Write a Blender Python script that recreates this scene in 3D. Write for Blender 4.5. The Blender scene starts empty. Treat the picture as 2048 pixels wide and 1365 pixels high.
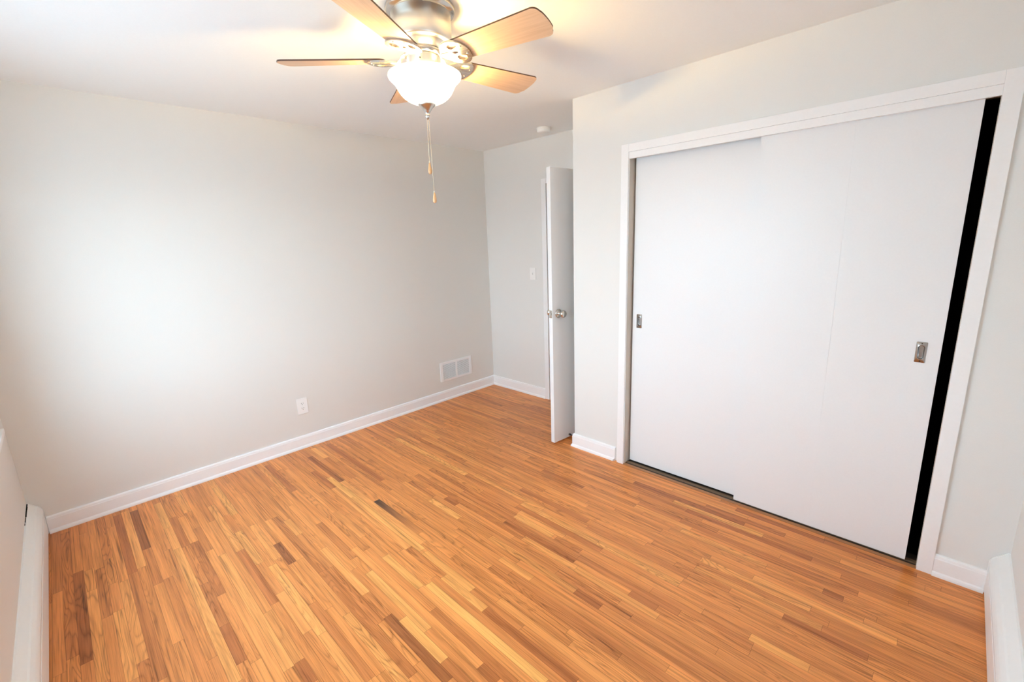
import bpy, bmesh, math, random
from mathutils import Vector, Matrix

# ------------------------------------------------------------------ camera, world, light, exposure
S = bpy.context.scene
COL = S.collection
H = 2.44                      # ceiling height
YB, YC, XC, W = 3.589, 2.913, 1.625, 3.864   # back wall, closet wall, return wall, right wall

cam_data = bpy.data.cameras.new('camera')
cam = bpy.data.objects.new('camera', cam_data); COL.objects.link(cam)
cam_data.sensor_width = 36.0
cam_data.lens = 901.99 / 2048 * 36.0
cam_data.clip_start = 0.01
def cam_matrix(pos, yaw, pitch, roll):
    fw = Vector((-math.sin(yaw) * math.cos(pitch), math.cos(yaw) * math.cos(pitch), math.sin(pitch)))
    r = fw.cross(Vector((0, 0, 1))).normalized(); u = r.cross(fw)
    c, s = math.cos(roll), math.sin(roll)
    r2 = r * c + u * s; u2 = -r * s + u * c
    m = Matrix((r2, u2, -fw)).transposed().to_4x4(); m.translation = pos
    return m
cam.matrix_world = cam_matrix(Vector((3.571, 0.3305, 1.5546)), 0.7862, -0.2188, -0.0372)
S.camera = cam

S.view_settings.view_transform = 'Standard'
S.view_settings.look = 'None'
S.view_settings.gamma = 1.0
S.view_settings.use_curve_mapping = False
S.view_settings.exposure = 0.51

world = bpy.data.worlds.new('daylight'); S.world = world; world.use_nodes = True
wn, wl = world.node_tree.nodes, world.node_tree.links
wn.clear()
w_out = wn.new('ShaderNodeOutputWorld'); w_bg = wn.new('ShaderNodeBackground')
w_tc = wn.new('ShaderNodeTexCoord'); w_sep = wn.new('ShaderNodeSeparateXYZ'); w_ramp = wn.new('ShaderNodeValToRGB')
w_map = wn.new('ShaderNodeMapRange')
w_map.inputs['From Min'].default_value = -1; w_map.inputs['From Max'].default_value = 1
wl.new(w_tc.outputs['Generated'], w_sep.inputs[0]); wl.new(w_sep.outputs['Z'], w_map.inputs['Value'])
wl.new(w_map.outputs[0], w_ramp.inputs[0])
el = w_ramp.color_ramp.elements
el[0].position = 0.0; el[0].color = (0.19, 0.25, 0.30, 1)        # bright paving and lawn below the horizon
el[1].position = 1.0; el[1].color = (0.56, 0.78, 1.0, 1)
e = el.new(0.49); e.color = (0.44, 0.57, 0.66, 1)
e = el.new(0.52); e.color = (0.72, 0.96, 1.13, 1)
wl.new(w_ramp.outputs[0], w_bg.inputs['Color']); w_bg.inputs['Strength'].default_value = 8.6
wl.new(w_bg.outputs[0], w_out.inputs[0])

WIN_F = (0.66, 2.50, 0.775, 2.10)     # window in the front wall: x0, x1, z0, z1
WIN_FILL = (0.80, 1.30, 0.90, 2.05)     # small unseen window added to the right wall for fill light: y0, y1, z0, z1
def portal(name, loc, rot, sx, sy):
    d = bpy.data.lights.new(name, 'AREA'); d.shape = 'RECTANGLE'; d.size = sx; d.size_y = sy
    d.cycles.is_portal = True
    o = bpy.data.objects.new(name, d); o.location = loc; o.rotation_euler = rot; COL.objects.link(o)
portal('portal_front', ((WIN_F[0] + WIN_F[1]) / 2, -0.10, (WIN_F[2] + WIN_F[3]) / 2), (math.pi / 2, 0, math.pi), WIN_F[1] - WIN_F[0], WIN_F[3] - WIN_F[2])
portal('portal_right', (W + 0.10, (WIN_FILL[0] + WIN_FILL[1]) / 2, (WIN_FILL[2] + WIN_FILL[3]) / 2), (math.pi / 2, 0, math.pi / 2), WIN_FILL[1] - WIN_FILL[0], WIN_FILL[3] - WIN_FILL[2])

LAMP = 850.0                           # emission of the two bulbs in the fan light
S.cycles.max_bounces = 12; S.cycles.diffuse_bounces = 9; S.cycles.glossy_bounces = 5
S.cycles.transmission_bounces = 8; S.cycles.transparent_max_bounces = 12
S.cycles.caustics_reflective = False; S.cycles.caustics_refractive = False
S.cycles.sample_clamp_indirect = 8.0
S.cycles.use_denoising = True
S.cycles.adaptive_threshold = 0.015

# ------------------------------------------------------------------ materials
def mat(name, color, rough=0.5, metal=0.0, bump=0.0, bscale=300.0, spec=0.5, coat=0.0):
    m = bpy.data.materials.new(name); m.use_nodes = True
    n, l = m.node_tree.nodes, m.node_tree.links
    b = n['Principled BSDF']
    b.inputs['Base Color'].default_value = (*color, 1)
    b.inputs['Roughness'].default_value = rough; b.inputs['Metallic'].default_value = metal
    b.inputs['Specular IOR Level'].default_value = spec
    b.inputs['Coat Weight'].default_value = coat
    tc = n.new('ShaderNodeTexCoord'); nz = n.new('ShaderNodeTexNoise')
    nz.inputs['Scale'].default_value = bscale; nz.inputs['Detail'].default_value = 3
    l.new(tc.outputs['Object'], nz.inputs['Vector'])
    if bump:
        bp = n.new('ShaderNodeBump'); bp.inputs['Strength'].default_value = bump; bp.inputs['Distance'].default_value = 0.002
        l.new(nz.outputs['Fac'], bp.inputs['Height']); l.new(bp.outputs['Normal'], b.inputs['Normal'])
    mx = n.new('ShaderNodeMixRGB'); mx.blend_type = 'MULTIPLY'; mx.inputs['Fac'].default_value = 0.04
    mx.inputs['Color1'].default_value = (*color, 1); l.new(nz.outputs['Fac'], mx.inputs['Color2'])
    l.new(mx.outputs[0], b.inputs['Base Color'])
    return m

M = {}
M['greige'] = mat('greige_wall_paint', (0.765, 0.745, 0.705), 0.55, bump=0.12, bscale=220, spec=0.3)
M['wall'] = mat('off_white_wall_paint', (0.805, 0.80, 0.775), 0.55, bump=0.12, bscale=220, spec=0.3)
M['ceiling'] = mat('ceiling_paint', (0.905, 0.92, 0.915), 0.8, bump=0.12, bscale=160, spec=0.2)
M['trim'] = mat('white_trim_paint', (0.91, 0.91, 0.91), 0.32, bump=0.05, bscale=90, spec=0.5)
M['door'] = mat('white_door_paint', (0.845, 0.85, 0.855), 0.38, bump=0.06, bscale=120, spec=0.45)
M['jamb'] = mat('door_jamb_paint', (0.62, 0.56, 0.49), 0.5)  # white paint, with the opening's shade put in as beige
M['plastic'] = mat('white_plastic', (0.90, 0.89, 0.87), 0.3)
M['grille'] = mat('white_vent_metal', (0.90, 0.89, 0.88), 0.35)
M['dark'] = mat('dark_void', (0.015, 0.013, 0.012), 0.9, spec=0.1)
M['slot'] = mat('dark_slot', (0.03, 0.03, 0.03), 0.6)
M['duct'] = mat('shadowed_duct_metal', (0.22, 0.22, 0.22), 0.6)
M['heater'] = mat('heater_cover_enamel', (0.88, 0.89, 0.88), 0.4, bump=0.05, bscale=60)
M['track'] = mat('worn_wood_track', (0.17, 0.105, 0.062), 0.55, bump=0.3, bscale=120)
M['track_dark'] = mat('dirty_track_groove', (0.045, 0.03, 0.022), 0.7)  # track dirt, with the dark under the doors put into the colour
M['threshold'] = mat('worn_oak_threshold', (0.40, 0.185, 0.080), 0.5, bump=0.3, bscale=150)
M['rubber'] = mat('black_rubber', (0.02, 0.02, 0.02), 0.6)
M['chrome'] = mat('satin_nickel', (0.62, 0.59, 0.55), 0.22, metal=1.0)
M['pull'] = mat('brushed_pull_metal', (0.44, 0.43, 0.42), 0.25, metal=1.0)
M['chain'] = mat('bead_chain_metal', (0.75, 0.68, 0.55), 0.25, metal=1.0)
M['hinge'] = mat('hinge_metal', (0.6, 0.58, 0.54), 0.35, metal=1.0)

def brushed(name, color, rough):
    m = bpy.data.materials.new(name); m.use_nodes = True
    n, l = m.node_tree.nodes, m.node_tree.links; b = n['Principled BSDF']
    b.inputs['Metallic'].default_value = 1.0; b.inputs['Base Color'].default_value = (*color, 1)
    b.inputs['Anisotropic'].default_value = 0.4
    tc = n.new('ShaderNodeTexCoord'); mp = n.new('ShaderNodeMapping'); mp.inputs['Scale'].default_value = (4, 4, 900)
    nz = n.new('ShaderNodeTexNoise'); nz.inputs['Scale'].default_value = 1.0
    l.new(tc.outputs['Object'], mp.inputs[0]); l.new(mp.outputs[0], nz.inputs[0])
    mr = n.new('ShaderNodeMapRange'); mr.inputs['To Min'].default_value = rough - 0.06; mr.inputs['To Max'].default_value = rough + 0.08
    l.new(nz.outputs['Fac'], mr.inputs[0]); l.new(mr.outputs[0], b.inputs['Roughness'])
    return m
M['nickel'] = brushed('brushed_nickel', (0.82, 0.79, 0.74), 0.38)
M['iron'] = brushed('blade_iron_nickel', (0.64, 0.60, 0.55), 0.25)

def blade_wood(name, c1, c2):
    m = bpy.data.materials.new(name); m.use_nodes = True
    n, l = m.node_tree.nodes, m.node_tree.links; b = n['Principled BSDF']
    b.inputs['Roughness'].default_value = 0.38
    tc = n.new('ShaderNodeTexCoord'); mp = n.new('ShaderNodeMapping'); mp.inputs['Scale'].default_value = (5, 90, 20)
    nz = n.new('ShaderNodeTexNoise'); nz.inputs['Scale'].default_value = 1.0; nz.inputs['Detail'].default_value = 6; nz.inputs['Distortion'].default_value = 0.6
    r = n.new('ShaderNodeValToRGB'); r.color_ramp.elements[0].position = 0.3; r.color_ramp.elements[1].position = 0.72
    r.color_ramp.elements[0].color = (*c2, 1); r.color_ramp.elements[1].color = (*c1, 1)
    l.new(tc.outputs['Object'], mp.inputs[0]); l.new(mp.outputs[0], nz.inputs[0]); l.new(nz.outputs['Fac'], r.inputs[0]); l.new(r.outputs[0], b.inputs['Base Color'])
    return m
M['blade'] = blade_wood('maple_blade_face', (0.80, 0.555, 0.36), (0.69, 0.455, 0.28))
M['blade_edge'] = mat('walnut_blade_edge', (0.10, 0.045, 0.025), 0.4)
M['fob'] = blade_wood('wooden_pull_fob', (0.74, 0.46, 0.24), (0.62, 0.36, 0.17))

def frosted():
    m = bpy.data.materials.new('frosted_white_glass'); m.use_nodes = True
    n, l = m.node_tree.nodes, m.node_tree.links; n.clear()
    o = n.new('ShaderNodeOutputMaterial'); d = n.new('ShaderNodeBsdfDiffuse'); t = n.new('ShaderNodeBsdfTranslucent')
    g = n.new('ShaderNodeBsdfGlossy'); g.inputs['Roughness'].default_value = 0.15
    a = n.new('ShaderNodeMixShader'); a.inputs[0].default_value = 0.55; c = n.new('ShaderNodeMixShader'); c.inputs[0].default_value = 0.05
    nz = n.new('ShaderNodeTexNoise'); nz.inputs['Scale'].default_value = 20
    mx = n.new('ShaderNodeMixRGB'); mx.inputs['Color1'].default_value = (0.93, 0.92, 0.9, 1); mx.inputs['Color2'].default_value = (0.96, 0.95, 0.93, 1)
    l.new(nz.outputs['Fac'], mx.inputs['Fac'])
    l.new(mx.outputs[0], d.inputs['Color']); l.new(mx.outputs[0], t.inputs['Color'])
    em = n.new('ShaderNodeEmission'); em.inputs['Color'].default_value = (1.0, 0.93, 0.82, 1); em.inputs['Strength'].default_value = 0.6
    ad = n.new('ShaderNodeAddShader')
    l.new(d.outputs[0], a.inputs[1]); l.new(t.outputs[0], a.inputs[2]); l.new(a.outputs[0], c.inputs[1]); l.new(g.outputs[0], c.inputs[2])
    l.new(c.outputs[0], ad.inputs[0]); l.new(em.outputs[0], ad.inputs[1]); l.new(ad.outputs[0], o.inputs[0])
    return m
M['glass'] = frosted()

def bulb_mat():
    m = bpy.data.materials.new('lit_bulb'); m.use_nodes = True
    n, l = m.node_tree.nodes, m.node_tree.links; n.clear()
    o = n.new('ShaderNodeOutputMaterial'); em = n.new('ShaderNodeEmission')
    em.inputs['Color'].default_value = (1.0, 0.68, 0.26, 1); em.inputs['Strength'].default_value = LAMP
    l.new(em.outputs[0], o.inputs[0]); return m
M['bulb'] = bulb_mat()

def pane_mat():
    m = bpy.data.materials.new('window_pane_glass'); m.use_nodes = True
    n, l = m.node_tree.nodes, m.node_tree.links; n.clear()
    o = n.new('ShaderNodeOutputMaterial'); t = n.new('ShaderNodeBsdfTransparent'); g = n.new('ShaderNodeBsdfGlossy')
    g.inputs['Roughness'].default_value = 0.0; x = n.new('ShaderNodeMixShader'); x.inputs[0].default_value = 0.06
    l.new(t.outputs[0], x.inputs[1]); l.new(g.outputs[0], x.inputs[2]); l.new(x.outputs[0], o.inputs[0]); return m
M['pane'] = pane_mat()

def floor_mat():
    m = bpy.data.materials.new('oak_strip_floor'); m.use_nodes = True
    n, l = m.node_tree.nodes, m.node_tree.links; b = n['Principled BSDF']
    at = n.new('ShaderNodeAttribute'); at.attribute_name = 'tint'
    uv = n.new('ShaderNodeUVMap'); uv.uv_map = 'plank'
    ends = n.new('ShaderNodeUVMap'); ends.uv_map = 'ends'
    su = n.new('ShaderNodeSeparateXYZ'); l.new(uv.outputs[0], su.inputs[0])
    se = n.new('ShaderNodeSeparateXYZ'); l.new(ends.outputs[0], se.inputs[0])
    def math_(op, a, bb=None, clamp=False):
        k = n.new('ShaderNodeMath'); k.operation = op; k.use_clamp = clamp
        for i, v in enumerate((a, bb)):
            if v is None: continue
            if isinstance(v, (int, float)): k.inputs[i].default_value = v
            else: l.new(v, k.inputs[i])
        return k.outputs[0]
    seed = at.outputs['Alpha']
    sv = math_('MULTIPLY', seed, 57.0)
    # fibre: long thin streaks
    def grain(sx, sy, zoff, detail=4, dist=0.0):
        c = n.new('ShaderNodeCombineXYZ')
        l.new(math_('MULTIPLY', su.outputs[0], sx), c.inputs[0]); l.new(math_('MULTIPLY', su.outputs[1], sy), c.inputs[1])
        l.new(math_('ADD', sv, zoff), c.inputs[2])
        z = n.new('ShaderNodeTexNoise'); z.inputs['Scale'].default_value = 1.0; z.inputs['Detail'].default_value = detail; z.inputs['Distortion'].default_value = dist
        l.new(c.outputs[0], z.inputs['Vector']); return z.outputs['Fac']
    fibre = grain(7.0, 330.0, 0.0, 4)
    broad = grain(2.2, 45.0, 11.0, 3, 0.3)
    cath = grain(1.6, 16.0, 23.0, 1.5, 0.4)
    rings = math_('FRACT', math_('MULTIPLY', cath, 16.0))
    rings = math_('ABSOLUTE', math_('SUBTRACT', math_('MULTIPLY', rings, 2.0), 1.0))     # 0..1 triangle
    rings = math_('POWER', rings, 3.0)
    # how strongly a board is flat-sawn
    flat = n.new('ShaderNodeMapRange'); flat.inputs['From Min'].default_value = 0.35; flat.inputs['From Max'].default_value = 0.9
    fr = math_('FRACT', math_('MULTIPLY', seed, 7.31)); l.new(fr, flat.inputs['Value'])
    lines = grain(3.2, 210.0, 71.0, 3, 0.15)
    lm = n.new('ShaderNodeMapRange'); lm.inputs['From Min'].default_value = 0.56; lm.inputs['From Max'].default_value = 0.70
    lm.inputs['To Min'].default_value = 0.0; lm.inputs['To Max'].default_value = 0.30; l.new(lines, lm.inputs['Value'])
    ringamt = math_('MULTIPLY', math_('MULTIPLY', rings, flat.outputs[0]), 0.36)
    v = math_('ADD', math_('MULTIPLY', fibre, 0.62), math_('MULTIPLY', broad, 0.80))
    v = math_('ADD', v, 0.33)
    v = math_('SUBTRACT', v, ringamt)
    v = math_('SUBTRACT', v, lm.outputs[0])
    # dark mineral streaks, here and there
    streak = grain(1.3, 60.0, 41.0, 2, 0.2)
    sm = n.new('ShaderNodeMapRange'); sm.inputs['From Min'].default_value = 0.60; sm.inputs['From Max'].default_value = 0.76
    sm.inputs['To Min'].default_value = 0.0; sm.inputs['To Max'].default_value = 0.42; l.new(streak, sm.inputs['Value'])
    v = math_('SUBTRACT', v, sm.outputs[0])
    # joints
    ve = math_('MINIMUM', su.outputs[1], math_('SUBTRACT', 0.0385, su.outputs[1]))
    ue = math_('MINIMUM', se.outputs[0], se.outputs[1])
    d = math_('MINIMUM', ve, ue)
    jm = n.new('ShaderNodeMapRange'); jm.inputs['From Min'].default_value = 0.0002; jm.inputs['From Max'].default_value = 0.0011
    jm.inputs['To Min'].default_value = 0.55; jm.inputs['To Max'].default_value = 1.0; l.new(d, jm.inputs['Value'])
    v = math_('MULTIPLY', v, jm.outputs[0])
    mx = n.new('ShaderNodeVectorMath'); mx.operation = 'SCALE'
    l.new(at.outputs['Color'], mx.inputs[0]); l.new(v, mx.inputs['Scale'])
    # darker grain is also redder
    hs = n.new('ShaderNodeGamma'); gm = n.new('ShaderNodeMapRange')
    gm.inputs['From Min'].default_value = 0.5; gm.inputs['From Max'].default_value = 1.1; gm.inputs['To Min'].default_value = 1.10; gm.inputs['To Max'].default_value = 0.98
    l.new(v, gm.inputs['Value']); l.new(mx.outputs[0], hs.inputs['Color']); l.new(gm.outputs[0], hs.inputs['Gamma'])
    l.new(hs.outputs[0], b.inputs['Base Color'])
    tc = n.new('ShaderNodeTexCoord'); nz = n.new('ShaderNodeTexNoise'); nz.inputs['Scale'].default_value = 7
    l.new(tc.outputs['Object'], nz.inputs['Vector'])
    rr = n.new('ShaderNodeMapRange'); rr.inputs['To Min'].default_value = 0.24; rr.inputs['To Max'].default_value = 0.42
    l.new(nz.outputs['Fac'], rr.inputs['Value']); l.new(rr.outputs[0], b.inputs['Roughness'])
    bp = n.new('ShaderNodeBump'); bp.inputs['Strength'].default_value = 0.25; bp.inputs['Distance'].default_value = 0.0006
    l.new(v, bp.inputs['Height']); l.new(bp.outputs['Normal'], b.inputs['Normal'])
    b.inputs['Specular IOR Level'].default_value = 0.4
    return m
M['floor'] = floor_mat()

# ------------------------------------------------------------------ mesh helpers
class MB:
    def __init__(self): self.bm = bmesh.new()
    def box(self, x0, x1, y0, y1, z0, z1, mi=0, bevel=0.0):
        bm = self.bm
        v = [bm.verts.new((x, y, z)) for x in (x0, x1) for y in (y0, y1) for z in (z0, z1)]
        fs = [bm.faces.new([v[i] for i in q]) for q in ((0, 1, 3, 2), (4, 6, 7, 5), (0, 4, 5, 1), (2, 3, 7, 6), (0, 2, 6, 4), (1, 5, 7, 3))]
        for f in fs: f.material_index = mi
        if bevel:
            es = list({e for f in fs for e in f.edges})
            r = bmesh.ops.bevel(bm, geom=es, offset=bevel, segments=2, profile=0.6, affect='EDGES')
            for f in r['faces']: f.material_index = mi
        return self
    def lathe(self, prof, seg=48, c=(0, 0, 0), axis='Z', mi=0, close=False):
        bm = self.bm; rings = []
        for r, z in prof:
            if r < 1e-6:
                rings.append([bm.verts.new(self._ax(0, 0, z, c, axis))])
            else:
                rings.append([bm.verts.new(self._ax(r * math.cos(2 * math.pi * i / seg), r * math.sin(2 * math.pi * i / seg), z, c, axis)) for i in range(seg)])
        pairs = list(zip(rings, rings[1:]))
        if close: pairs.append((rings[-1], rings[0]))
        for a, b in pairs:
            for i in range(seg):
                j = (i + 1) % seg
                if len(a) == 1 and len(b) == 1: continue
                if len(a) == 1: f = bm.faces.new((a[0], b[i], b[j]))
                elif len(b) == 1: f = bm.faces.new((a[i], b[0], a[j]))
                else: f = bm.faces.new((a[i], b[i], b[j], a[j]))
                f.smooth = True; f.material_index = mi
        return self
    @staticmethod
    def _ax(x, y, z, c, axis):
        if axis == 'Z': p = (x, y, z)
        elif axis == 'X': p = (z, x, y)
        else: p = (x, z, y)
        return (p[0] + c[0], p[1] + c[1], p[2] + c[2])
    def prism(self, pts, a, b, mp, mi=0, smooth=False):
        """closed outline pts (2D) extruded from a to b; mp(u, v, t) -> 3D"""
        bm = self.bm
        v0 = [bm.verts.new(mp(u, v, a)) for u, v in pts]; v1 = [bm.verts.new(mp(u, v, b)) for u, v in pts]
        n = len(pts)
        for i in range(n):
            j = (i + 1) % n
            f = bm.faces.new((v0[i], v0[j], v1[j], v1[i])); f.material_index = mi; f.smooth = smooth
        for vs in (v0[::-1], v1):
            f = bm.faces.new(vs); f.material_index = mi
        return self
    def tube(self, path, rad, seg=10, mi=0):
        bm = self.bm; rings = []
        n = len(path)
        for k, p in enumerate(path):
            p = Vector(p); t = (Vector(path[min(k + 1, n - 1)]) - Vector(path[max(k - 1, 0)])).normalized()
            u = t.orthogonal().normalized() if k == 0 else (rings[-1][1] - t * rings[-1][1].dot(t)).normalized()
            w = t.cross(u); r = rad[k] if isinstance(rad, (list, tuple)) else rad
            rings.append(([bm.verts.new(p + (u * math.cos(2 * math.pi * i / seg) + w * math.sin(2 * math.pi * i / seg)) * r) for i in range(seg)], u))
        for (a, _), (b, _) in zip(rings, rings[1:]):
            for i in range(seg):
                j = (i + 1) % seg; f = bm.faces.new((a[i], a[j], b[j], b[i])); f.smooth = True; f.material_index = mi
        bm.faces.new(rings[0][0][::-1]).material_index = mi; bm.faces.new(rings[-1][0]).material_index = mi
        return self
    def ball(self, c, r, u=12, v=8, sz=1.0, mi=0):
        m = Matrix.Translation(c) @ Matrix.Diagonal((r, r, r * sz, 1))
        g = bmesh.ops.create_uvsphere(self.bm, u_segments=u, v_segments=v, radius=1.0, matrix=m)
        for f in {f for vv in g['verts'] for f in vv.link_faces}: f.smooth = True; f.material_index = mi
        return self
    def build(self, name, mats, parent=None, bevel=0.0):
        bmesh.ops.recalc_face_normals(self.bm, faces=self.bm.faces[:])
        me = bpy.data.meshes.new(name); self.bm.to_mesh(me); self.bm.free()
        for m in (mats if isinstance(mats, (list, tuple)) else [mats]): me.materials.append(m)
        o = bpy.data.objects.new(name, me); COL.objects.link(o)
        if parent: o.parent = parent
        if bevel:
            b = o.modifiers.new('bevel', 'BEVEL'); b.width = bevel; b.segments = 2; b.limit_method = 'ANGLE'; b.angle_limit = math.radians(40)
        return o

def tag(o, label=None, cat=None, group=None, kind=None):
    if label: o['label'] = label
    if cat: o['category'] = cat
    if group: o['group'] = group
    if kind: o['kind'] = kind
    return o
def struct(o, label, cat): return tag(o, label, cat, kind='structure')
def thing(name, loc, label, cat, rotz=0.0, group=None):
    o = bpy.data.objects.new(name, None); COL.objects.link(o); o.location = loc; o.rotation_euler = (0, 0, rotz)
    o.empty_display_size = 0.1
    return tag(o, label, cat, group)

# ------------------------------------------------------------------ floor: real strips, one tint each
BW, BPH = 0.0385, -0.0184
FEATURES = [(3,.071,1.25,1.4),(4,.585,1.323,.95),(5,.166,.604,1.9),(5,.811,1.485,3.),(6,.634,1.082,1.7),(7,1.072,1.556,3.1),(8,.847,1.482,2.8),(9,.077,.809,1.),(9,.812,1.636,1.5),(10,.057,.792,3.),(11,.094,.624,.6),(14,.101,.478,3.4),(14,.75,1.86,3.2),(15,.374,.763,1.2),(15,1.171,1.525,1.4),(15,1.528,1.78,1.),(16,.755,1.315,1.3),(19,1.941,2.07,1.),(20,1.03,1.559,1.1),(21,.835,1.22,3.2),(21,1.509,1.827,2.4),(22,.167,.629,3.5),(22,1.28,1.88,3.2),(23,1.687,2.214,1.4),(24,1.117,1.343,.5),(25,1.861,2.327,3.),(26,1.517,2.316,1.3),(27,.93,1.13,3.),(27,1.522,2.01,1.4),(28,2.003,2.431,.5),(29,2.062,2.353,3.6),(29,2.355,2.49,1.3),(30,1.11,1.544,1.5),(30,1.695,2.191,3.4),(31,.098,.628,1.1),(31,2.472,2.563,1.1),(32,2.12,2.616,1.3),(33,1.65,1.97,3.5),(34,1.977,2.694,4.),(36,.458,.794,1.),(36,1.992,2.286,3.5),(36,2.29,2.772,.9),(37,.634,.997,3.9),(37,1.0,1.755,3.5),(37,1.778,2.16,3.4),(37,2.167,2.469,1.6),(38,.206,.753,.7),(39,1.147,1.628,-1.),(39,1.916,2.661,1.8),(40,.074,.322,3.4),(43,.093,.954,1.),(43,2.104,2.315,2.8),(45,1.4,1.684,3.4),(45,2.512,2.646,.8),(47,1.452,1.564,.9),(48,2.427,2.851,3.),(49,1.904,2.393,1.),(49,2.697,2.826,1.1),(50,2.389,2.908,1.3),(51,1.909,2.189,3.3),(51,2.21,2.371,1.3),(52,1.571,1.9,1.5),(52,3.159,3.359,3.3),(53,1.851,2.444,1.2),(54,.433,.868,3.7),(54,.88,1.328,3.5),(54,1.852,2.396,3.2),(54,2.41,2.836,3.2),(56,2.28,2.843,1.5),(57,1.737,2.253,1.2),(57,3.226,3.505,.9),(58,2.845,3.354,2.8),(60,2.84,3.299,3.),(61,3.065,3.575,2.9),(64,1.686,2.025,1.2),(64,3.314,3.387,.9),(68,3.354,3.588,1.5),(69,2.614,3.231,1.),(70,2.518,3.005,3.6),(71,2.234,2.902,.9),(74,2.82,3.245,.9),(74,3.25,3.6,1.1)]
TONES = [(-1, (0.078, 0.040, 0.024)), (0, (0.23, 0.076, 0.024)), (1, (0.47, 0.150, 0.040)), (2, (0.70, 0.258, 0.068)), (3, (0.78, 0.322, 0.089)), (4, (0.84, 0.390, 0.106))]
def tone(t):
    for (a, ca), (b, cb) in zip(TONES, TONES[1:]):
        if t <= b:
            k = max(0.0, (t - a) / (b - a)); return tuple(x + (y - x) * k for x, y in zip(ca, cb))
    return TONES[-1][1]
def build_floor():
    rnd = random.Random(11)
    rows = {}
    for k, a, b, t in FEATURES: rows.setdefault(k, []).append((a, b, t))
    boards = []
    ymax = YB + 1.25
    k = 0
    while BPH + k * BW < ymax:
        y0 = BPH + k * BW
        x, end = -0.02, W + 0.02
        feats = sorted(rows.get(k, []))
        spans = []; cur = x
        for a, b, t in feats:
            if a < cur: a = cur
            if a - cur > 0.02: spans.append((cur, a, None))
            else: a = cur
            spans.append((a, b, t)); cur = b
        if cur < end: spans.append((cur, end, None))
        for a, b, t in spans:
            if t is not None: boards.append((k, a, b, t)); continue
            c = a
            if abs(a - x) < 1e-6: first = True
            while c < b - 1e-6:
                ln = rnd.choice((rnd.uniform(.22, .5), rnd.uniform(.4, .9), rnd.uniform(.6, 1.3)))
                e = c + ln
                if b - e < 0.18: e = b
                q = rnd.random()
                tt = rnd.gauss(2.0, .22) if q < .84 else (rnd.uniform(2.5, 2.95) if q < .93 else rnd.uniform(1.3, 1.7))
                boards.append((k, c, e, tt)); c = e
        k += 1
    me = bpy.data.meshes.new('floor'); vs = []; fs = []
    for k, a, b, t in boards:
        y0 = max(BPH + k * BW, -0.02); y1 = BPH + (k + 1) * BW
        n = len(vs); vs += [(a, y0, 0), (b, y0, 0), (b, y1, 0), (a, y1, 0)]; fs.append((n, n + 1, n + 2, n + 3))
    # slab underneath
    n = len(vs); x0, x1, y0, y1, z0 = -0.02, W + 0.02, -0.02, BPH + (boards[-1][0] + 1) * BW, -0.08
    vs += [(x0, y0, z0), (x1, y0, z0), (x1, y1, z0), (x0, y1, z0), (x0, y0, -.0005), (x1, y0, -.0005), (x1, y1, -.0005), (x0, y1, -.0005)]
    fs += [(n, n + 3, n + 2, n + 1), (n, n + 1, n + 5, n + 4), (n + 1, n + 2, n + 6, n + 5), (n + 2, n + 3, n + 7, n + 6), (n + 3, n, n + 4, n + 7)]
    me.from_pydata(vs, [], fs)
    col = me.color_attributes.new('tint', 'FLOAT_COLOR', 'CORNER')
    u1 = me.uv_layers.new(name='plank'); u2 = me.uv_layers.new(name='ends')
    for pi, p in enumerate(me.polygons):
        if pi < len(boards):
            k, a, b, t = boards[pi]; c = tone(t); sd = rnd.random()
            jit = rnd.uniform(.95, 1.05); off = rnd.uniform(0, 40)
            y0 = max(BPH + k * BW, -0.02)
            for j, li in enumerate(p.loop_indices):
                f = 1.0
                cc = c
                if t == -1 and j in (1, 2): cc = tone(1.7)         # the black strip fades along its length
                col.data[li].color = (cc[0] * jit, cc[1] * jit, cc[2] * jit, sd)
                xx = a if j in (0, 3) else b
                u1.data[li].uv = (xx + off, (0 if j < 2 else BW))
                u2.data[li].uv = (0 if j in (0, 3) else b - a, b - a if j in (0, 3) else 0)
        else:
            for li in p.loop_indices:
                col.data[li].color = (.3, .15, .06, .5); u1.data[li].uv = (0, .01); u2.data[li].uv = (.1, .1)
    me.materials.append(M['floor'])
    o = bpy.data.objects.new('floor', me); COL.objects.link(o)
    struct(o, 'honey oak strip wood floor with mixed light and dark boards', 'floor')
build_floor()

# ------------------------------------------------------------------ shell
T = 0.12
struct(MB().box(-T, W + T, -T, YB + 1.3, H, H + 0.1).build('ceiling', M['ceiling']), 'plain white ceiling above the whole room', 'ceiling')
struct(MB().box(-T, 0, -T, YB + T, 0, H).build('wall_left', M['greige']), 'long greige wall with the vent and outlet low on it', 'wall')
DX0, DX1, DZ = 0.815, 1.568, 2.05          # hall doorway in the back wall
mb = MB(); mb.box(0, DX0, YB, YB + T, 0, H); mb.box(DX1, W + T, YB, YB + T, 0, H); mb.box(DX0, DX1, YB, YB + T, DZ, H)
struct(mb.build('wall_back', M['wall']), 'far off white wall with the light switch beside the open door', 'wall')
CX0, CX1, CZ = 2.0529, 3.5936, 2.055       # closet opening
mb = MB(); mb.box(XC, CX0, YC, YC + 0.10, 0, H); mb.box(CX1, W, YC, YC + 0.10, 0, H); mb.box(CX0, CX1, YC, YC + 0.10, CZ, H)
struct(mb.build('wall_closet', M['wall']), 'pale wall around the sliding closet doors', 'wall')
struct(MB().box(XC, XC + 0.10, YC + 0.10, YB, 0, H).build('wall_return', M['wall']), 'short side wall behind the open white door', 'wall')
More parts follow.
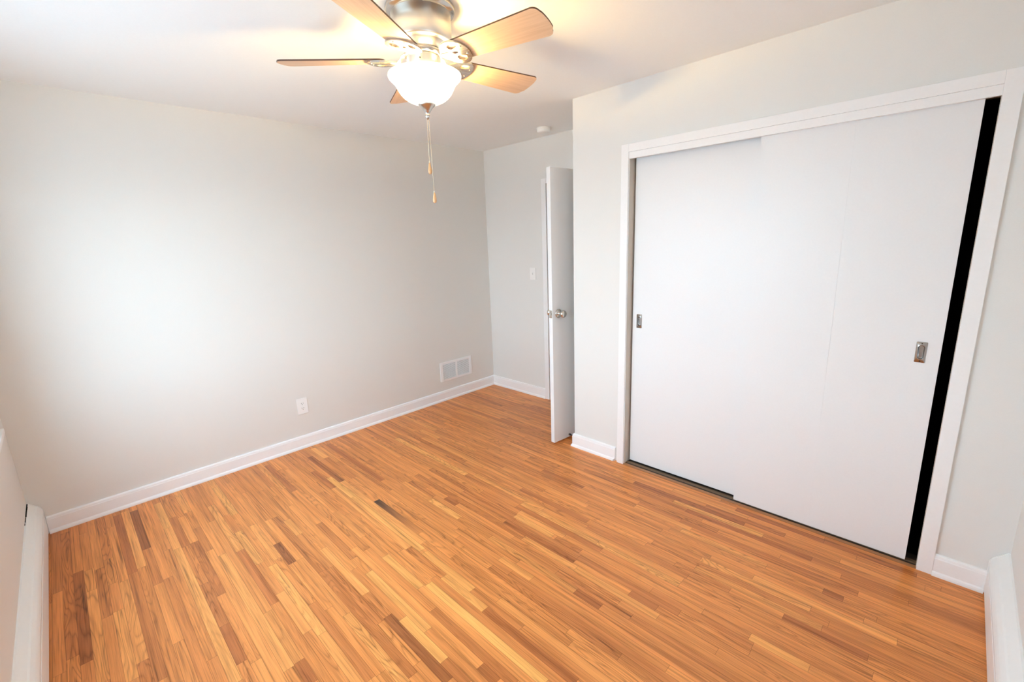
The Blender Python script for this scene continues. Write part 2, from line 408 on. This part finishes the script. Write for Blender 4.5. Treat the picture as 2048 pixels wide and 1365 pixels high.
# added closet lining, the shade inside put into its near-black colour
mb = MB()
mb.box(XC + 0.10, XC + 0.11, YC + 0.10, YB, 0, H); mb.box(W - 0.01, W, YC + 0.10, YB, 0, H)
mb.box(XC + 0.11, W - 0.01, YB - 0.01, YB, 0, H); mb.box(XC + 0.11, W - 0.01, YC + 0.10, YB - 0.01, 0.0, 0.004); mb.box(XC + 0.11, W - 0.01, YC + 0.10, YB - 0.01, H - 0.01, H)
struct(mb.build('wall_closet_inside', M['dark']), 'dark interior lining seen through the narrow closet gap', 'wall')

def holed_wall(axis, a0, a1, t0, t1, win):
    mb = MB()
    def bx(p0, p1, z0, z1):
        if axis == 'X': mb.box(p0, p1, t0, t1, z0, z1)
        else: mb.box(t0, t1, p0, p1, z0, z1)
    bx(a0, win[0], 0, H); bx(win[1], a1, 0, H); bx(win[0], win[1], 0, win[2]); bx(win[0], win[1], win[3], H)
    return mb
struct(holed_wall('X', 0, W + T, -T, 0, WIN_F).build('wall_front', M['wall']), 'pale wall at the left picture edge under the window sill', 'wall')
struct(holed_wall('Y', 0, YB, W, W + T, WIN_FILL).build('wall_right', M['wall']), 'pale wall at the right picture edge beyond the closet', 'wall')

# hall beyond the doorway
mb = MB()
mb.box(-T, W + T, YB + 1.2, YB + 1.3, 0, H); mb.box(-T, 0, YB + T, YB + 1.2, 0, H); mb.box(W, W + T, YB + T, YB + 1.2, 0, H)
struct(mb.build('wall_hall', M['wall']), 'plain hallway walls beyond the open doorway', 'wall')

# windows (both behind the camera; one sill end shows, the right window is added for fill)
def window(n, axis, win, wall_in, sgn, label):
    a0, a1, z0, z1 = win; out = wall_in - sgn * T
    def P(a, t): return (a, t) if axis == 'X' else (t, a)
    def bx(mb, p0, p1, t0, t1, q0, q1, bev=0.0):
        t0, t1 = min(t0, t1), max(t0, t1)
        if axis == 'X': mb.box(p0, p1, t0, t1, q0, q1, bevel=bev)
        else: mb.box(t0, t1, p0, p1, q0, q1, bevel=bev)
    root = struct(thing('window_%d' % n, (0, 0, 0), label, 'window'), label, 'window')
    m = MB(); f = 0.045; ti, to = wall_in - sgn * 0.05, wall_in - sgn * 0.10
    bx(m, a0, a0 + f, ti, to, z0, z1); bx(m, a1 - f, a1, ti, to, z0, z1); bx(m, a0 + f, a1 - f, ti, to, z0, z0 + f); bx(m, a0 + f, a1 - f, ti, to, z1 - f, z1)
    mid = (a0 + a1) / 2
    bx(m, mid - 0.02, mid + 0.02, ti, to, z0 + f, z1 - f)
    m.build('window_frame', M['trim'], root)
    for p0, p1 in ((a0 + f, mid - 0.02), (mid + 0.02, a1 - f)):
        g = MB(); bx(g, p0, p1, wall_in - sgn * 0.073, wall_in - sgn * 0.077, z0 + f, z1 - f); g.build('pane', M['pane'], root)
    m = MB(); c = 0.18 if n == 1 else 0.05; th = sgn * 0.018
    bx(m, a0 - c, a0, wall_in, wall_in + th, z0, z1 + c); bx(m, a1, a1 + c, wall_in, wall_in + th, z0, z1 + c); bx(m, a0, a1, wall_in, wall_in + th, z1, z1 + c)
    m.build('casing', M['trim'], root)
    m = MB(); bx(m, a0 - c - 0.05, a1 + c + 0.05, wall_in, wall_in + sgn * 0.041, z0 - 0.026, z0, 0.004); m.build('sill', M['trim'], root)
    m = MB(); bx(m, a0 - c, a1 + c, wall_in, wall_in + sgn * 0.014, z0 - 0.086, z0 - 0.026); m.build('apron', M['trim'], root)
window(1, 'X', WIN_F, 0.0, 1, 'window whose white sill end peeks in at the left picture edge')
window(2, 'Y', WIN_FILL, W, -1, 'white framed window in the right wall out of view')

# ------------------------------------------------------------------ baseboards
HB = 0.1026
BASE = [(0, 0), (.023, 0), (.0228, .008), (.020, .016), (.0155, .0205), (.0142, .022), (.0142, .084), (.0125, .087), (.0125, .0905), (.0115, .097), (.008, .1015), (.0, HB)]
def base(name, mp, a, b, label):
    return struct(MB().prism(BASE, a, b, mp).build(name, M['trim']), label, 'baseboard')
base('baseboard_left', lambda d, z, t: (d, t, z), 0.056, YB, 'long white baseboard under the vent and outlet')
base('baseboard_back', lambda d, z, t: (t, YB - d, z), 0.0, 0.765, 'short white baseboard below the light switch')
def mitre(x_end): return None
mb = MB()
# closet wall baseboard, left piece, wrapping round the outside corner
bm = mb.bm
ring = []
for d, z in BASE:
    ring.append([bm.verts.new(p) for p in ((XC - d, YB, z), (XC - d, YC - d, z), (1.985 - max(0, d - .0142) * 1.2, YC - d, z))])
n = len(BASE)
for i in range(n):
    j = (i + 1) % n
    for s in range(2): bm.faces.new((ring[i][s], ring[j][s], ring[j][s + 1], ring[i][s + 1]))
bm.faces.new([r[2] for r in ring]); bm.faces.new([r[0] for r in ring][::-1])
struct(mb.build('baseboard_return', M['trim']), 'white baseboard wrapping the outside corner left of the closet', 'baseboard')
base('baseboard_right', lambda d, z, t: (t, YC - d, z), 3.6467, W - 0.0535, 'short chipped white baseboard right of the closet')

# ------------------------------------------------------------------ closet casing, fascia, jambs, track
CY = YC - 0.018
XO, XRO, ZO = 2.0035, 3.6467, 2.0963
root = struct(thing('trim_1', (0, 0, 0), 'white casing frame around the sliding closet doors', 'trim'), 'white casing frame around the sliding closet doors', 'trim')
MB().box(XO, CX0, CY, YC, 0, ZO).build('left_casing', M['trim'], root, bevel=0.0012)
MB().box(CX1, XRO, CY, YC, 0, ZO).build('right_casing', M['trim'], root, bevel=0.0012)
MB().box(CX0, CX1, CY, YC, 2.050, ZO).build('head_casing', M['trim'], root, bevel=0.0012)
MB().box(CX0, CX1, YC - 0.012, YC + 0.006, 2.012, 2.050).build('fascia', M['trim'], root, bevel=0.0015)
MB().box(CX0 - 0.0, CX0 + 0.002, YC, YC + 0.10, 0, CZ).build('jamb', M['jamb'], root)
MB().box(CX1 - 0.002, CX1, YC, YC + 0.10, 0, CZ).build('jamb', M['jamb'], root)
mb = MB(); mb.box(CX0 + .002, CX1 - .002, YC + 0.006, YC + 0.10, 2.046, 2.055, 0)
mb.box(CX0 + .002, CX1 - .002, YC + 0.046, YC + 0.051, 2.026, 2.046, 0); mb.box(CX0 + .002, CX1 - .002, YC + 0.088, YC + 0.093, 2.022, 2.046, 0)
mb.build('top_track', M['track'], root)
root = struct(thing('trim_2', (0, 0, 0), 'worn brown wooden floor track under the closet doors', 'closet track'), 'worn brown wooden floor track under the closet doors', 'closet track')
MB().box(CX0, CX1, CY + 0.002, YC + 0.007, 0, 0.0035).build('threshold', M['threshold'], root)
mb = MB(); mb.box(CX0, CX1, YC + 0.020, YC + 0.037, 0, 0.006, 0); mb.box(CX0, CX1, YC + 0.043, YC + 0.048, 0, 0.005, 0)
mb.build('wood_strip', M['track'], root)
MB().box(CX0, CX1, CY + 0.012, YC + 0.10, 0, 0.0025).build('groove', M['track_dark'], root)

# ------------------------------------------------------------------ sliding closet doors
def cup_pull(name, parent, x, y, z, w=0.037, h=0.092):
    """recessed oblong finger pull on a rectangular plate, facing -Y at y"""
    n = 32; rx, rz = w * 0.30, h * 0.34
    def obl(k, sx, sz):     # stadium outline
        pts = []
        r = sx
        for i in range(n):
            a = 2 * math.pi * i / n
            cz = (sz - r) * (1 if math.sin(a) >= 0 else -1)
            pts.append((r * math.cos(a), cz + r * math.sin(a)))
        return pts
    bm = bmesh.new()
    def ring(pts, yy): return [bm.verts.new((x + a, y + yy, z + b)) for a, b in pts]
    rect = []
    for a, b in obl(0, rx, rz):
        s = max(abs(a) / (w / 2), abs(b) / (h / 2)); rect.append((a / s, b / s))
    rings = [ring([(a * 1.0, b * 1.0) for a, b in rect], 0.0), ring([(a * .96, b * .98) for a, b in rect], -0.0020),
             ring(obl(0, rx * 1.14, rz * 1.06), -0.0020), ring(obl(0, rx * 1.07, rz * 1.03), -0.0028), ring(obl(0, rx, rz), -0.0022),
             ring(obl(0, rx * .97, rz * .985), 0.004), ring(obl(0, rx * .86, rz * .94), 0.009), ring(obl(0, rx * .55, rz * .84), 0.0115)]
    for a, b in zip(rings, rings[1:]):
        for i in range(n):
            j = (i + 1) % n; f = bm.faces.new((a[i], a[j], b[j], b[i])); f.smooth = a is not rings[0]
    bm.faces.new(rings[-1])
    m = MB(); m.bm.free(); m.bm = bm
    o = m.build(name, M['pull'], parent); o['label'] = 'brushed metal recessed finger pull'
    for s in (1, -1):
        MB().lathe([(0, -.0034), (.0016, -.0032), (.0026, -.0022)], 10, (x, y, z + s * h * .425), 'Y').build('screw', M['slot'], o)
    return o
def sliding_door(n, x0, x1, y0, z0, z1, label, pull_x, pull_z, seam=None):
    root = struct(thing('door_%d' % n, ((x0 + x1) / 2, y0 + 0.0175, z0), label, 'closet door'), label, 'closet door')
    ox, oy, oz = root.location
    m = MB(); hx, hz, ya, yb, zt = 0.0165, 0.042, y0 - oy, y0 + 0.035 - oy, z1 - z0
    px, pz = pull_x - ox, pull_z - oz
    cuts = [x0 - ox, px - hx, px + hx, x1 - ox]          # the pull sits in a mortise through the panel
    if seam:
        m.box(cuts[0], seam - 0.0006 - ox, ya, yb, 0, zt); m.box(seam - 0.0006 - ox, seam + 0.0006 - ox, ya + 0.001, yb, 0, zt); m.box(seam + 0.0006 - ox, cuts[1], ya, yb, 0, zt)
    else: m.box(cuts[0], cuts[1], ya, yb, 0, zt)
    m.box(cuts[2], cuts[3], ya, yb, 0, zt)
    m.box(cuts[1], cuts[2], ya, yb, 0, pz - hz); m.box(cuts[1], cuts[2], ya, yb, pz + hz, zt); m.box(cuts[1], cuts[2], ya + 0.016, yb, pz - hz, pz + hz)
    m.build('panel', M['door'], root)
    cup_pull('finger_pull', root, pull_x - ox, y0 - oy, pull_z - oz)
sliding_door(2, 2.066, 2.84, YC + 0.052, 0.016, 2.040, 'left sliding white closet door set behind the other one', 2.113, 1.012)
sliding_door(3, 2.778, 3.551, YC + 0.010, 0.013, 2.040, 'right sliding white closet door in front beside the black gap', 3.488, 1.016, seam=3.158)

# ------------------------------------------------------------------ hinged door and its casing
root = struct(thing('trim_3', (0, 0, 0), 'white casing around the hallway doorway behind the open door', 'trim'), 'white casing around the hallway doorway behind the open door', 'trim')
MB().box(0.765, DX0 + 0.004, YB - 0.016, YB, 0, 2.088).build('left_casing', M['trim'], root, bevel=0.003)
MB().box(DX1 - 0.004, XC - 0.001, YB - 0.016, YB, 0.1026, 2.088).build('right_casing', M['trim'], root, bevel=0.002)
MB().box(DX0 + 0.004, DX1 - 0.004, YB - 0.016, YB, DZ - 0.008, 2.088).build('head_casing', M['trim'], root, bevel=0.003)
mb = MB(); mb.box(DX0, DX0 + 0.006, YB, YB + T, 0, DZ); mb.box(DX1 - 0.006, DX1, YB, YB + T, 0, DZ); mb.box(DX0 + .006, DX1 - .006, YB, YB + T, DZ - 0.006, DZ)
mb.build('jamb', M['trim'], root)

hinge = Vector((1.561, 3.572, 0.016)); free = Vector((1.497, 2.825, 0.016))
dv = free - hinge; DL = dv.length
ang = math.atan2(dv.y, dv.x)
door = struct(thing('door_1', hinge, 'white slab door standing open at the hallway corner', 'door', rotz=ang), 'white slab door standing open at the hallway corner', 'door')
# local: x along the door from the hinge, face towards the return wall at y=0 (left of direction), body at y<0
DTH = 0.035; DH = 2.019
MB().box(0.0, DL, -DTH, 0, 0, DH, bevel=0.0012).build('panel', M['door'], door)
kx, kz = DL - 0.062, 1.022 - 0.016
for side in (1, -1):
    k = MB(); s = side
    yy = 0.0 if side == 1 else -DTH
    k.lathe([(0, yy + s * .0), (.033, yy + s * .0), (.0335, yy + s * .003), (.031, yy + s * .006), (.024, yy + s * .0085), (.015, yy + s * .011), (.012, yy + s * .020), (.012, yy + s * .028), (.017, yy + s * .033), (.0245, yy + s * .040), (.0272, yy + s * .048), (.0265, yy + s * .056), (.022, yy + s * .061), (.0, yy + s * .063)], 40, (kx, 0, kz), 'Y')
    o = k.build('door_knob', M['chrome'], door); o['label'] = 'round satin nickel door knob with rose'
mb = MB(); mb.box(DL - 0.0005, DL + 0.0012, -DTH / 2 - .0125, -DTH / 2 + .0125, kz - .028, kz + .028)
lp = mb.build('latch_plate', M['chrome'], door); lp['label'] = 'small nickel latch plate'
MB().box(DL + 0.0012, DL + 0.0085, -DTH / 2 - .006, -DTH / 2 + .006, kz - .008, kz + .008, bevel=.002).build('latch_bolt', M['hinge'], lp)
for z in (0.22, 1.02, 1.82):
    MB().lathe([(0, -.045), (.006, -.045), (.006, .045), (0, .045)], 14, (-0.004, 0.0045, z)).build('hinge', M['hinge'], door)

# rubber tipped stop on the baseboard behind the door
st = thing('door_stop', (XC - 0.0142, 2.945, 0.062), 'small black door stop on the baseboard behind the white door', 'door stop')
MB().lathe([(0, 0), (.010, 0), (.010, -.003), (.0045, -.005), (.0042, -.050), (0, -.050)], 16, (0, 0, 0), 'X').build('stem', M['rubber'], st)
MB().lathe([(0, -.049), (.0075, -.049), (.0082, -.052), (.0082, -.062), (.006, -.066), (0, -.067)], 16, (0, 0, 0), 'X').build('rubber_tip', M['rubber'], st)

# ------------------------------------------------------------------ baseboard heaters
def heater(mp, a, b, label, loc):
    root = thing('baseboard_heater', loc, label, 'baseboard heater')
    cover = [(0, .014), (.012, .004), (.049, .004), (.0495, .02), (.0500, .128), (.0520, .131), (.0535, .136), (.0535, .150), (.050, .160), (.046, .168), (.036, .182), (.030, .186), (.006, .211), (.0, .212)]
    q = lambda d, z, t: tuple(c - l for c, l in zip(mp(d, z, t), loc))
    MB().prism(cover, a, b, q).build('cover', M['heater'], root)
    for ta, tb in ((a, a + .006), (b - .006, b)):
        MB().prism([(.004, .006), (.0525, .0), (.0548, .02), (.0548, .155), (.046, .174), (.006, .2135), (0, .2135)], ta, tb, q).build('end_cap', M['heater'], root)
    MB().prism([(.0501, .022), (.0530, .022), (.0535, .026), (.0535, .118), (.0530, .122), (.0501, .122)], a + .006, b - .006, q).build('front_panel', M['heater'], root)
    return root
hl = heater(lambda d, z, t: (t, d, z), 0.003, W - 0.06, 'long white baseboard heater cover along the left foreground wall', (1.9, 0.0, 0.0))
heater(lambda d, z, t: (W - d, t, z), 0.06, YC - 0.003, 'long white baseboard heater cover at the lower right edge', (W, 1.45, 0.0))

mb = MB()
for a, b, w in ((.012, .050, .005), (.054, .092, .006), (.097, .190, .005), (.198, .262, .003), (.275, .300, .0025)):
    mb.box(a - 1.9, b - 1.9, 0.0005, w, .2110, .2145)
mb.build('crack', M['dark'], hl)['label'] = 'dark open crack along the top back edge'

# ------------------------------------------------------------------ small wall fittings
# outlet on the left wall
o = thing('wall_outlet', (0, 1.532, 0.342), 'white duplex electrical outlet low on the long wall', 'outlet')
pl = MB().box(0, .006, -.0405, .0405, -.0635, .0635, bevel=.0025).build('cover_plate', M['plastic'], o)
for s in (1, -1):
    r = MB().prism([(.0165 * math.cos(a) * (1 if abs(math.cos(a)) < .99 else 1), max(-.0125, min(.0125, .0165 * math.sin(a)))) for a in [2 * math.pi * i / 28 for i in range(28)]], .0055, .0078, lambda u, v, t: (t, u, v + s * .0195)).build('receptacle', M['plastic'], o)
    MB().box(.0074, .0082, -.0078, -.0054, s * .0195 + .000, s * .0195 + .0085).box(.0074, .0082, .0054, .0078, s * .0195 + .001, s * .0195 + .0080).lathe([(0, .0082), (.0024, .0082), (.0024, .0074)], 12, (0, 0, s * .0195 - .0065), 'X').build('slot', M['slot'], r)
MB().lathe([(0, .0074), (.002, .0070), (.003, .0058)], 12, (0, 0, 0), 'X').build('screw', M['plastic'], o)
# switch on the back wall
o = thing('light_switch', (0.630, YB, 1.236), 'white toggle light switch on the far wall by the door', 'light switch')
MB().box(-.0375, .0375, -.006, 0, -.0575, .0575, bevel=.0025).build('cover_plate', M['plastic'], o)
MB().prism([(-.0055, .006), (-.0055, -.012), (-.0075, .004), (-.019, .010), (-.019, .0155), (-.0055, .0115)][0:1] + [(-.0055, -.0115), (-.0075, -.0095), (-.019, .007), (-.0185, .0125), (-.0055, .0115)], -.005, .005, lambda u, v, t: (t, u, v)).build('toggle', M['plastic'], o)
for s in (1, -1): MB().lathe([(0, -.0074), (.002, -.0070), (.003, -.0058)], 12, (0, 0, s * .030), 'Y').build('screw', M['plastic'], o)
# floor-level register on the left wall
vy0, vy1, vz0, vz1 = 2.868, 3.273, 0.198, 0.394
o = thing('wall_vent', (0, (vy0 + vy1) / 2, (vz0 + vz1) / 2), 'white louvered vent grille low on the wall near the corner', 'vent')
hw, hh = (vy1 - vy0) / 2, (vz1 - vz0) / 2; fl, ft = .034, .021
mb = MB()
for a in (0,):
    mb.box(0, .009, -hw, -hw + fl, -hh, hh); mb.box(0, .009, hw - fl, hw, -hh, hh); mb.box(0, .009, -hw + fl, hw - fl, hh - ft, hh); mb.box(0, .009, -hw + fl, hw - fl, -hh, -hh + ft)
mb.build('frame', M['grille'], o, bevel=.002)
MB().box(.0025, .0095, -.0095, .0095, -hh + ft, hh - ft).build('center_bar', M['grille'], o)
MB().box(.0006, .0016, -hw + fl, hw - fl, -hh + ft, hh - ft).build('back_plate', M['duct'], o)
mb = MB(); nl = 15; step = (2 * (hh - ft)) / nl
for i in range(nl):
    zc = -hh + ft + (i + .5) * step
    for y0, y1 in ((-hw + fl, -.0095), (.0095, hw - fl)):
        mb.prism([(.0018, step * .42), (.0028, step * .46), (.0085, -step * .10), (.0078, -step * .20)], y0, y1, lambda u, v, t: (u, t, zc + v))
mb.build('louver', M['grille'], o)
for s in (1, -1): MB().lathe([(0, .0108), (.003, .0102), (.0042, .0088)], 12, (0, s * (hw - .012), 0), 'X').build('screw', M['grille'], o)
# smoke detector
o = thing('smoke_detector', (1.005, 3.345, H), 'small round white smoke detector on the ceiling by the far wall', 'smoke detector')
MB().lathe([(0, 0), (.056, 0), (.056, -.008), (.053, -.010)], 40).build('base', M['plastic'], o)
MB().lathe([(.053, -.010), (.054, -.013), (.053, -.030), (.048, -.036), (.030, -.039), (0, -.040)], 40).build('cover', M['plastic'], o)
MB().lathe([(0, -.0415), (.006, -.041), (.007, -.0375)], 16, (.022, -.012, 0)).build('test_button', M['grille'], o)

# ------------------------------------------------------------------ ceiling fan
FX, FY = 1.9566, 1.5099
fan = thing('ceiling_fan', (FX, FY, H), 'brushed nickel ceiling fan with five wood blades and a lit glass bowl', 'ceiling fan')
MB().lathe([(0, 0), (.131, 0), (.1325, -.003), (.1325, -.012), (.129, -.018), (.121, -.021), (.1165, -.024), (0, -.024)], 72).build('ceiling_plate', M['chrome'], fan)
MB().lathe([(0, -.022), (.1145, -.022), (.1145, -.116), (.1125, -.1215), (.108, -.124), (.098, -.126), (.0, -.126)], 72).build('motor_housing', M['nickel'], fan)
MB().lathe([(.094, -.1255), (.091, -.130), (.076, -.147), (.070, -.150), (.0, -.150)], 64).build('lower_housing', M['nickel'], fan)
MB().lathe([(0, -.150), (.0735, -.150), (.0745, -.153), (.0745, -.166), (.072, -.169), (0, -.169)], 64).build('flywheel', M['iron'], fan)
fit = MB().lathe([(0, -.169), (.058, -.169), (.0645, -.172), (.0655, -.176), (.0655, -.206), (.062, -.212), (.0, -.212)], 64).build('light_fitter', M['nickel'], fan)
for k in range(3):
    a = math.radians(-48 + 120 * k)
    MB().ball((.0662 * math.cos(a), .0662 * math.sin(a), -.192), .0032, 10, 6).build('screw', M['slot'], fit)
# glass bowl: outer then inner profile
outer = [(0.1385, -0.2310), (0.1425, -0.2340), (0.1437, -0.2391), (0.1415, -0.2456), (0.1345, -0.2529), (0.1265, -0.2597), (0.1195, -0.2679), (0.1140, -0.2782), (0.1085, -0.2893), (0.1010, -0.3013), (0.0905, -0.3129), (0.0765, -0.3232), (0.0590, -0.3318), (0.0380, -0.3374), (0.0080, -0.3395)]
inner = [(0.0080, -0.3352), (0.0370, -0.3332), (0.0570, -0.3279), (0.0735, -0.3198), (0.0870, -0.3099), (0.0970, -0.2988), (0.1045, -0.2876), (0.1100, -0.2765), (0.1155, -0.2657), (0.1225, -0.2572), (0.1310, -0.2499), (0.1375, -0.2434), (0.1390, -0.2387), (0.1370, -0.2349)]
MB().lathe(outer + inner, 72, close=True).build('glass_bowl', M['glass'], fan)['label'] = 'frosted white glass bowl, lit'
MB().lathe([(0, -.203), (.005, -.203), (.005, -.345), (0, -.345)], 16).build('center_rod', M['chrome'], fan)
for k in range(2):
    a = math.radians(40 + 180 * k); ux, uy = math.cos(a), math.sin(a)
    s = MB().tube([(.02 * ux, .02 * uy, -.211), (.028 * ux, .028 * uy, -.222), (.035 * ux, .035 * uy, -.232)], .011, 14).build('lamp_socket', M['plastic'], fan)
    MB().ball((.054 * ux, .054 * uy, -.246), .021, 24, 16, 1.15).build('bulb', M['bulb'], s)
MB().lathe([(.0, -.3385), (.034, -.3385), (.0345, -.3415), (.031, -.345), (.0225, -.353), (.0150, -.363), (.0100, -.371), (.0075, -.374), (.0090, -.3765), (.0098, -.381), (.0088, -.386), (.0055, -.391), (.0030, -.395), (0, -.396)], 40).build('finial', M['iron'], fan)

PITCH, PHASE = -0.2135, 0.2075
def blade_outline():
    """half-open paddle: (r, s) corners rounded"""
    R, w0, w1, r0 = .5520, .0560, .0735, .150
    pts = []
    pts += [(r0 + .010, -w0 + .004), (r0 + .022, -w0)]
    cr = .024
    # lower side out to the tip
    pts.append((R - cr - .004, -w1))
    for i in range(1, 7):
        a = -math.pi / 2 + (math.pi / 2 - .12) * i / 6
        pts.append((R - .012 - cr + .008 + cr * math.cos(a), -w1 + cr + cr * math.sin(a)))
    for i in range(1, 8):
        s = -w1 + cr + (2 * (w1 - cr)) * i / 8
        pts.append((R - .004 + .010 * (1 - (s / w1) ** 2) - .003, s))
    for i in range(0, 6):
        a = .12 + (math.pi / 2 - .12) * i / 6
        pts.append((R - .016 - cr + .008 + cr * math.cos(a), w1 - cr + cr * math.sin(a)))
    pts.append((R - cr - .008, w1))
    pts += [(r0 + .022, w0), (r0 + .010, w0 - .004), (r0, w0 - .016), (r0 - .004, 0), (r0, -w0 + .016)]
    return pts
def tilt(u, v, t):      # blade plane, pitched about its long axis
    return (u, v * math.cos(PITCH) - t * math.sin(PITCH), v * math.sin(PITCH) + t * math.cos(PITCH))
ZB = 2.2565 - H
bl = blade_outline()
bmB = MB(); bmB.prism(bl, 0.0, .0055, lambda u, v, t: tilt(u, v, t), 1)
for f in bmB.bm.faces:
    if len(f.verts) > 6: f.material_index = 0
def iron_mesh():
    mb = MB(); bm = mb.bm
    # shield shaped plate under the blade root with two curved slots
    out = [(.100, .017), (.112, .030), (.125, .050), (.142, .062), (.160, .0675), (.180, .066), (.197, .057), (.210, .040), (.217, .020)]
    plate = out + [(.2195, 0)] + [(r, -s) for r, s in out[::-1]]
    def slot(sg):
        return [(r, sg * s) for r, s in ((.158, .020), (.176, .022), (.190, .030), (.188, .043), (.176, .051), (.160, .050), (.150, .040), (.150, .026))]
    for z0, z1 in ((-.0055, -.0012),):
        rings = []
        for t in (z0, z1):
            loops = []
            for pts in (plate, slot(1), slot(-1)):
                vv = [bm.verts.new(tilt(u, v, t - (.004 * (abs(v) / .0675) ** 2 if t == z0 else 0))) for u, v in pts]
                loops.append(vv)
            es = []
            for vv in loops:
                es += [bm.edges.new((vv[i], vv[(i + 1) % len(vv)])) for i in range(len(vv))]
            bmesh.ops.triangle_fill(bm, use_beauty=True, use_dissolve=False, edges=es)
            rings.append(loops)
        for la, lb in zip(*rings):
            for i in range(len(la)):
                j = (i + 1) % len(la); bm.faces.new((la[i], la[j], lb[j], lb[i]))
    # S-shaped arm from the flywheel down and out to the plate
    sec = 10; prev = None; path = [(.060, .021, .021), (.075, .021, .020), (.084, .016, .019), (.090, .006, .018), (.098, -.0035, .018), (.112, -.0055, .019), (.130, -.0050, .016), (.150, -.0045, .011), (.170, -.004, .007)]
    for r, z, hw in path:
        vv = [bm.verts.new((r, hw * math.cos(2 * math.pi * i / sec), z + .0048 * math.sin(2 * math.pi * i / sec))) for i in range(sec)]
        if prev:
            for i in range(sec):
                j = (i + 1) % sec; f = bm.faces.new((prev[i], prev[j], vv[j], vv[i])); f.smooth = True
        else: bm.faces.new(vv)
        prev = vv
    bm.faces.new(prev)
    return mb
b0 = bmB.build('fan_blade', [M['blade'], M['blade_edge']], fan); b0.location = (0, 0, ZB)
i0 = iron_mesh().build('blade_iron', M['iron'], b0)
sc = MB(); 
for u, v in ((.142, 0), (.202, .022), (.202, -.022)):
    sc.ball(tilt(u, v, -.0068), .0036, 10, 6, .5)
s0 = sc.build('screw', M['chrome'], i0)
for k in range(5):
    if k == 0: bo, io, so = b0, i0, s0
    else:
        bo = b0.copy(); COL.objects.link(bo); bo.parent = fan
        io = i0.copy(); COL.objects.link(io); io.parent = bo
    bo.rotation_euler = (0, 0, PHASE + math.radians(72 * k) - 0.0)
# screws are a surface detail of the irons: keep them in the iron mesh
bmj = bmesh.new(); bmj.from_mesh(i0.data); bmj.from_mesh(s0.data); bmj.to_mesh(i0.data); bmj.free()
bpy.data.objects.remove(s0)

# pull chains
def chain(x, y, z0, z1, sx, sy, fob_len):
    m = MB(); n = int((z0 - z1) / .0042)
    for i in range(n):
        t = i / max(1, n - 1); m.ball((x + sx * t, y + sy * t, z0 + (z1 - z0) * t), .0016, 6, 4)
    m.tube([(x, y, z0), (x + sx, y + sy, z1)], .0006, 6)
    c = m.build('pull_chain', M['chain'], fan)
    L = fob_len
    MB().lathe([(0, .001), (.0016, 0), (.0030, -.08 * L), (.0050, -.3 * L), (.0074, -.58 * L), (.0082, -.78 * L), (.0068, -.93 * L), (.0035, -L), (0, -L)], 20, (x + sx, y + sy, z1)).build('pull_fob', M['fob'], c)
    MB().lathe([(0, .0045), (.0022, .004), (.0026, .001), (.0022, -.002), (0, -.002)], 12, (x + sx, y + sy, z1)).build('connector', M['chain'], c)
chain(-.003, -.002, -.393, 1.882 - H, -.002, -.002, .046)
chain(.003, .002, -.393, 1.764 - H, .001, .001, .043)
